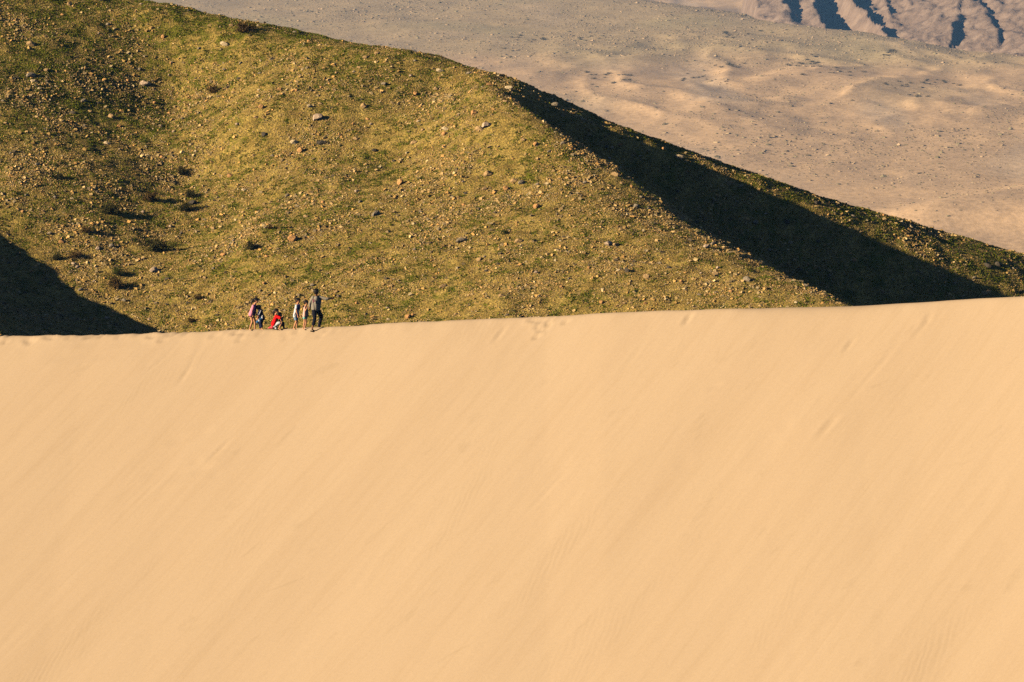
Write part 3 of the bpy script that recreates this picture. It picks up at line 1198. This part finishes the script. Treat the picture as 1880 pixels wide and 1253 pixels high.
class Figure:
    def __init__(self, crop, foot, label, size, head_dir):
        self.ox, self.oy, self.sc = crop
        fu, fv = self.ox + foot[0] / self.sc, self.oy + foot[1] / self.sc
        p = dune.hit(fu, max(fv, crest_v(fu) + 1.2), 195, 260)
        self.origin = p
        self.y0 = p[1]
        self.k = size                      # scale of radii against an adult
        self.root = link("person", None, label=label, cat="person")
        self.root.location = Vector(p)
        pu, pv = project(*p)
        self.shift = pv - fv
        self.f = np.array([head_dir[0], head_dir[1], 0.0]) / math.hypot(*head_dir)
        self.body = Blob()

    def __call__(self, X, Y, dep=0.0):
        u, v = self.ox + X / self.sc, self.oy + Y / self.sc + self.shift
        return at(u, v, self.y0 + dep) - self.origin

    def head(self, c, r, skin_neck, tail=None, bun=None, short=False, eyes=True, hair_mat=None):
        B, f = self.body, self.f
        up = np.array([0, 0, 1.0])
        sd_ = np.cross(f, up)
        self.hc, self.hr = c, r
        B.ball(c + up * .10 * r, r * .86, (1, 1, 1.02))
        B.ball(c + f * .30 * r - up * .38 * r, r * .60)
        B.ball(c + f * .46 * r - up * .66 * r, r * .30)
        B.ball(c + f * .88 * r - up * .12 * r, r * .15)
        B.ball(c + f * .80 * r + up * .04 * r, r * .10)
        for s in (-1, 1):
            B.ball(c + sd_ * s * .84 * r - up * .08 * r, r * .17, (.8, .8, 1.2))
        B.limb((c - up * .5 * r - f * .1 * r, r * .46), (skin_neck, r * .50))
        hb = Blob()
        hb.ball(c + up * .22 * r - f * .16 * r, r * .98)
        hb.ball(c + up * .42 * r + f * .20 * r, r * .72)
        hb.ball(c - up * .15 * r - f * .42 * r, r * .72)
        if not short:
            hb.limb((c - f * .55 * r - up * .3 * r, r * .62), (c - f * .72 * r - up * 1.0 * r, r * .42))
        if tail:
            hb.limb(*[(p, q) for p, q in tail])
        hb.build("hair", hair_mat or HAIR, self.root, .008, 3)
        if eyes:
            for s in (-1, 1):
                e = c + f * .80 * r + sd_ * s * .33 * r + up * .06 * r
                link("eye", mesh_np("eye", ico(1)[0] * r * .10 + e, ico(1)[1], EYE), self.root)
            e = c + f * .82 * r - up * .48 * r
            link("mouth", mesh_np("mouth", ico(1)[0] * r * np.array([.10, .10, .05]) + sd_ * 0 + e, ico(1)[1], LIP), self.root)

    def hand(self, wrist, elbow, curl=.5):
        B, k = self.body, self.k
        d = wrist - elbow
        d = d / np.linalg.norm(d)
        s = np.cross(d, [0, 1.0, 0.15])
        s = s / (np.linalg.norm(s) + 1e-9)
        n = np.cross(s, d)
        palm = wrist + d * .045 * k
        B.limb((wrist, .026 * k), (palm, .030 * k))
        for i, L in enumerate((.058, .068, .064, .050)):
            b = palm + s * (i - 1.5) * .021 * k + d * .02 * k
            m = b + (d * .9 + n * curl * .3) * L * .55 * k
            t = m + (d * (1 - curl) + n * curl) * L * .55 * k
            B.limb((b, .0105 * k), (m, .0095 * k), (t, .0085 * k))
        b = wrist + d * .015 * k - s * .022 * k
        B.limb((b, .012 * k), (b - s * .030 * k + d * .030 * k, .0105 * k), (b - s * .030 * k + d * .055 * k + n * .01, .009 * k))

    def arm(self, sh, el, wr, curl=.5):
        k = self.k
        self.body.limb((sh, .050 * k), (el, .037 * k), (wr, .025 * k))
        self.hand(wr, el, curl)

    def leg(self, hp, kn, an, toe, foot=True):
        k = self.k
        B = self.body
        B.limb((hp, .085 * k), (kn, .055 * k))
        calf = kn + (an - kn) * .3
        B.limb((kn, .052 * k), (calf, .056 * k), (an, .033 * k))
        if foot:
            t = toe
            heel = an + (an - t) * np.array([.25, .25, 0]) - np.array([0, 0, .03 * k])
            B.limb((an, .034 * k), (heel, .030 * k))
            B.limb((heel, .028 * k), (t, .024 * k))

    def torso(self, shN, shF, hiN, hiF, r=.078):
        k = self.k
        self.tr = (shN, shF, hiN, hiF, r)
        ch, hi = (shN + shF) / 2, (hiN + hiF) / 2
        B = self.body
        low = np.array([0, 0, .05 * k])
        B.limb((shN - low, r * .75 * k), (hiN, (r + .012) * k))
        B.limb((shF - low, r * .75 * k), (hiF, (r + .012) * k))
        B.limb((ch - low * .6, .085 * k), ((ch + hi) / 2, .092 * k), (hi, .10 * k))

    def top(self, name, mat, grow=.012, down=1.0, sleeves=(), flare=0.0, label=None, fill=()):
        shN, shF, hiN, hiF, r = self.tr
        k = self.k
        b = Blob()
        g = grow
        low = np.array([0, 0, .05 * k])
        ch, hi = (shN + shF) / 2, (hiN + hiF) / 2
        eN, eF, e = shN + (hiN - shN) * down, shF + (hiF - shF) * down, ch + (hi - ch) * down
        b.limb((shN - low, r * .75 * k + g), (eN, (r + .012) * k + g + flare))
        b.limb((shF - low, r * .75 * k + g), (eF, (r + .012) * k + g + flare))
        b.limb((ch - low * .5, .088 * k + g), ((ch + e) / 2, .094 * k + g), (e, .102 * k + g + flare))
        b.limb((shN, .050 * k + g), (shF, .050 * k + g))
        if fill:
            b.limb(*fill)
        for (a, c, r0, r1) in sleeves:
            b.limb((a, r0 * k + g), (c, r1 * k + g))
        return b.build(name, mat, self.root, .010, 3, label)

    def legs_wear(self, name, mat, segs, grow=.012, label=None):
        k = self.k
        shN, shF, hiN, hiF, r = self.tr
        b = Blob()
        b.limb((hiN, .09 * k + grow), (hiF, .09 * k + grow))
        for s in segs:
            b.limb(*[(p, q * k + grow) for p, q in s])
        return b.build(name, mat, self.root, .010, 3, label)

    def done(self, skin):
        self.body.build("body", skin, self.root, .0075, 3)


C1 = (450.0, 535.0, 15.66)
C2 = (530.0, 525.0, 13.92)
ctr = lambda a, b, t=.5: a + (b - a) * t

# girl in the pink top
g = Figure(C1, (135, 1125), "long haired girl in a pink top, leftmost of the group on the crest", .80, (1, -.45))
g.head(g(325, 262, .03), .108, g(268, 385, .03), tail=[(g(235, 250, .06), .06), (g(205, 300, .06), .045), (g(180, 370, .05), .028)])
shN, shF, hiN, hiF = g(232, 415, -.09), g(300, 410, .13), g(168, 680, -.06), g(215, 680, .10)
g.torso(shN, shF, hiN, hiF, .092)
g.arm(shN, g(195, 560, -.14), g(222, 690, -.13), .6)
g.arm(shF, g(300, 590, .10), g(345, 720, -.02), .7)
g.leg(hiN, g(205, 870, -.08), g(132, 1075, -.06), g(165, 1118, -.12))
g.leg(hiF, g(280, 880, .14), g(285, 1075, .16), g(320, 1105, .12))
g.top("pink_top", M_PINK, .010, .93, [(shF, g(300, 540, .10), .05, .042)], .022)
g.legs_wear("shorts", M_BROWN, [[(hiN, .09), (g(180, 720, -.06), .088)], [(hiF, .09), (g(225, 730, .1), .085)]], .006)
g.done(SKIN)

# companion in navy
g = Figure(C1, (490, 1075), "person in dark navy clothes hunched over beside the girl in pink", .82, (-1, .3))
g.head(g(385, 430, .30), .10, g(420, 500, .30), short=True)
shN, shF, hiN, hiF = g(430, 520, .12), g(440, 500, .36), g(490, 745, .10), g(500, 745, .30)
g.torso(shN, shF, hiN, hiF, .085)
g.arm(shN, g(385, 650, .02), g(355, 745, -.06), .7)
g.arm(shF, g(400, 660, .30), g(375, 770, .20), .7)
g.leg(hiN, g(455, 880, .06), g(485, 1035, .06), g(515, 1075, .0))
g.leg(hiF, g(430, 890, .28), g(445, 1040, .30), g(420, 1080, .26))
g.top("navy_top", M_NAVY, .022, 1.0, [(shN, g(388, 640, .02), .055, .048), (shF, g(402, 650, .3), .055, .048)], .015)
g.legs_wear("navy_trousers", M_NAVY, [[(hiN, .10), (g(455, 880, .06), .075), (g(478, 985, .06), .05)], [(hiF, .10), (g(430, 890, .28), .07), (g(443, 1000, .29), .05)]], .014)
Blob().limb((g(455, 520, -.02), .022), (g(425, 590, -.035), .030), (g(398, 640, -.05), .022)).build("grey_sleeve_stripe", M_GREYP, g.root, .008, 3)
Blob().limb((g(500, 670, -.02), .030), (g(492, 715, -.02), .034), (g(478, 740, -.02), .024)).build("pale_shirt_patch", M_GREYP, g.root, .008, 3)
g.done(SKIN)
bag = link("cloth_bag", None, label="blue and white cloth bag held between the girl in pink and the person in navy", cat="bag")
bag.location = g.root.location
Blob().limb((g(470, 745, -.12), .040), (g(420, 790, -.13), .055), (g(350, 850, -.12), .060)).build("bag_body", M_BLUE, bag, .009, 3)
Blob().limb((g(375, 780, -.18), .018), (g(405, 820, -.185), .030), (g(425, 815, -.18), .022)).build("white_panel", M_WHITE, bag, .007, 2)
Blob().limb((g(470, 700, -.14), .015), (g(495, 735, -.16), .024)).build("white_panel", M_WHITE, bag, .007, 2)

# crouching child behind the kneeling girl
g = Figure(C1, (1150, 1090), "small dark haired child in dark clothes behind the kneeling girl", .62, (1, -.5))
g.head(g(1005, 680, .28), .092, g(1000, 770, .28), short=True)
shN, shF, hiN, hiF = g(1000, 795, .22), g(1020, 790, .38), g(1010, 985, .2), g(1010, 985, .36)
g.torso(shN, shF, hiN, hiF, .08)
g.arm(shN, g(1075, 850, .12), g(1080, 750, .16), .7)
g.arm(shF, g(1085, 860, .4), g(1090, 770, .34), .7)
g.leg(hiN, g(1095, 915, .16), g(1110, 1060, .16), g(1160, 1080, .12))
g.leg(hiF, g(1100, 910, .36), g(1115, 1050, .36), g(1170, 1070, .36))
g.top("dark_top", M_TROU, .012, 1, [(shN, g(1060, 840, .14), .052, .045), (shF, g(1070, 845, .39), .052, .045)])
g.legs_wear("dark_trousers", M_TROU, [[(hiN, .09), (g(1095, 915, .16), .065), (g(1108, 1030, .16), .045)], [(hiF, .09), (g(1100, 910, .36), .065), (g(1112, 1030, .36), .045)]], .012)
for dd, xx, yy in ((.14, 1150, 1082), (.36, 1160, 1070)):
    Blob().limb((g(xx - 30, yy - 4, dd), .034), (g(xx + 10, yy, dd - .03), .034), (g(xx + 42, yy - 2, dd - .05), .028)).build("black_shoe", M_BLACK, g.root, .008, 3)
g.done(SKIN)

# kneeling girl in red
g = Figure(C1, (975, 1112), "girl with long dark hair kneeling on one knee in a red top and white shorts", .80, (1, -.5))
g.head(g(900, 580, .0), .108, g(880, 665, .0), tail=[(g(835, 590, .0), .055), (g(825, 650, .0), .045), (g(818, 700, 0), .03)])
shN, shF, hiN, hiF = g(890, 725, -.10), g(920, 710, .11), g(825, 950, -.08), g(840, 950, .10)
g.torso(shN, shF, hiN, hiF, .098)
g.arm(shN, g(1010, 790, -.22), g(1042, 880, -.20), .5)
g.arm(shF, g(1030, 850, .06), g(1075, 750, .05), .6)
g.leg(hiN, g(1040, 935, -.14), g(978, 1075, -.14), g(1020, 1108, -.18))
g.leg(hiF, g(840, 1068, .06), g(665, 1062, .08), g(610, 1060, .08))
g.top("red_top", M_RED, .016, 1.0, [(shN, g(1005, 775, -.20), .062, .062), (shF, g(1000, 790, .08), .055, .05)], .022)
Blob().limb((g(795, 960, -.09), .075), (g(790, 1040, -.08), .070), (g(820, 1045, -.02), .06)).limb((g(800, 1045, .04), .06), (g(700, 1055, .07), .045)).build("pinkish_red_skirt", M_REDP, g.root, .010, 3)
g.legs_wear("white_shorts", M_WHITE, [[(g(850, 1000, -.10), .09), (g(945, 930, -.13), .082), (g(985, 925, -.135), .075)], [(g(870, 1010, -.08), .075), (g(890, 1070, -.10), .05)]], .012)
g.done(SKIN)

# boy in the white t-shirt
g = Figure(C2, (115, 1105), "boy in a white t-shirt and denim shorts, standing and looking right", .76, (1, -.6))
g.head(g(240, 378, .0), .106, g(228, 470, 0), short=True)
shN, shF, hiN, hiF = g(195, 510, -.11), g(245, 500, .10), g(165, 775, -.08), g(190, 775, .08)
g.torso(shN, shF, hiN, hiF)
g.arm(shN, g(195, 650, -.17), g(235, 770, -.17), .5)
g.arm(shF, g(255, 640, .14), g(265, 750, .08), .5)
g.leg(hiN, g(195, 915, -.09), g(130, 1075, -.08), g(160, 1105, -.14))
g.leg(hiF, g(215, 920, .09), g(200, 1075, .10), g(225, 1098, .05))
g.top("white_shirt", M_WHITE, .014, .98, [(shN, g(193, 585, -.14), .055, .056), (shF, g(250, 585, .12), .055, .056)], .012)
Blob().limb((g(262, 500, -.02), .050), (g(268, 560, -.03), .052), (g(262, 590, -.03), .046)).build("dark_front_panel", M_PURP, g.root, .008, 3)
Blob().limb((g(172, 592, -.19), .018), (g(200, 596, -.21), .018), (g(222, 596, -.18), .018)).build("sleeve_trim", M_PURP, g.root, .006, 2)
Blob().limb((g(165, 690, -.17), .010), (g(150, 740, -.17), .012), (g(142, 775, -.16), .010)).build("shirt_stripe", M_PURP, g.root, .006, 2)
g.legs_wear("denim_shorts", M_DENIM, [[(hiN, .095), (g(185, 855, -.085), .078)], [(hiF, .095), (g(205, 855, .085), .075)]], .014)
g.done(SKIN)

# little girl in the light pink top
g = Figure(C2, (380, 1125), "smallest standing girl, light pink sleeveless top, teal shorts, hand at her mouth", .70, (1, -.5))
g.head(g(448, 432, .0), .098, g(435, 520, 0), short=True, tail=[(g(405, 410, .03), .05), (g(395, 450, .03), .035)])
shN, shF, hiN, hiF = g(412, 555, -.10), g(455, 550, .09), g(405, 775, -.07), g(440, 775, .08)
g.torso(shN, shF, hiN, hiF)
g.arm(shN, g(428, 640, -.17), g(468, 560, -.17), .7)
g.arm(shF, g(490, 640, .10), g(500, 740, .06), .4)
g.leg(hiN, g(405, 930, -.08), g(375, 1085, -.07), g(398, 1122, -.13))
g.leg(hiF, g(445, 930, .09), g(412, 1080, .10), g(440, 1110, .05))
g.top("light_pink_top", M_LPINK, .011, .95, [], .014)
g.legs_wear("teal_shorts", M_TEAL, [[(hiN, .095), (g(402, 825, -.075), .082)], [(hiF, .095), (g(445, 825, .085), .078)]], .012)
g.done(SKIN)

# man with outstretched arm
g = Figure(C2, (600, 1165), "tallest person, back turned, in a grey beige shirt, arm stretched out", .98, (.35, 1))
Blob().limb((g(992, 336, 0), .048), (g(1085, 325, -.02), .045)).build("forearm_sleeve", cloth("dark_sleeve", (.022, .018, .022)), g.root, .008, 3)
g.head(g(705, 158, .0), .124, g(700, 245, 0), short=True, eyes=False)
shN, shF, hiN, hiF = g(622, 300, -.02), g(800, 300, .06), g(650, 610, -.02), g(735, 620, .10)
g.torso(shN, shF, hiN, hiF, .078)
g.body.limb((g(700, 340, -.01), .10), (g(695, 590, .0), .10))
g.arm(shN, g(548, 440, -.03), g(540, 560, .02), .5)
g.arm(shF, g(960, 338, .0), g(1085, 325, -.02), .7)
g.leg(hiN, g(668, 820, -.10), g(605, 1090, -.10), g(650, 1150, .02))
g.leg(hiF, g(830, 770, .16), g(772, 1040, .24), g(760, 1085, .34))
g.top("grey_shirt", M_SHIRT, .020, .92, [(shN, g(548, 440, -.03), .056, .05), (g(545, 440, -.03), g(542, 520, 0), .046, .038),
                                       (shF, g(960, 338, 0), .06, .048), (g(960, 338, 0), g(1000, 335, 0), .045, .042)], .012,
      fill=((g(705, 330, -.03), .115), (g(690, 590, -.01), .12)))
Blob().limb((g(608, 350, -.185), .012), (g(640, 385, -.195), .024), (g(622, 430, -.19), .016)).limb((g(670, 335, -.19), .012), (g(640, 395, -.195), .018), (g(690, 405, -.195), .012)).build("back_print", M_PRINT, g.root, .005, 2)
g.legs_wear("dark_trousers", M_TROU, [[(hiN, .10), (g(668, 820, -.10), .075), (g(635, 985, -.10), .062)],
                                      [(hiF, .105), (g(832, 772, .16), .078), (g(780, 1030, .24), .052)]], .014)
Blob().limb((g(565, 1160, -.14), .026), (g(610, 1166, -.10), .030), (g(680, 1150, .0), .028)).build("sandal", M_BLACK, g.root, .007, 2)
Blob().limb((g(735, 1098, .22), .026), (g(760, 1102, .30), .030), (g(790, 1095, .36), .024)).build("sandal", M_SOLE, g.root, .007, 2, "pale soled sandal on the raised foot")
g.done(SKIN_D)

# ------------------------------------------------------------------ haze
hv = np.array([[sx, sy, sz] for sz in (-142.0, 268.0) for sy in (-4500.0, 14500.0) for sx in (-9500.0, 9500.0)])
hf = [[0, 2, 3, 1], [4, 5, 7, 6], [0, 1, 5, 4], [2, 6, 7, 3], [0, 4, 6, 2], [1, 3, 7, 5]]
hm = bpy.data.materials.new("haze")
hm.use_nodes = True
nt = hm.node_tree
nt.nodes.remove(nt.nodes["Principled BSDF"])
pv = nt.nodes.new("ShaderNodeVolumePrincipled")
pv.inputs["Color"].default_value = (0.20, 0.50, 1.0, 1)
pv.inputs["Density"].default_value = 0.000052
pv.inputs["Anisotropy"].default_value = 0.0
nt.links.new(pv.outputs[0], nt.nodes["Material Output"].inputs["Volume"])
link("haze", mesh_np("haze", hv, hf, hm, False), label="thin pale blue haze over the desert", cat="haze", kind="stuff")
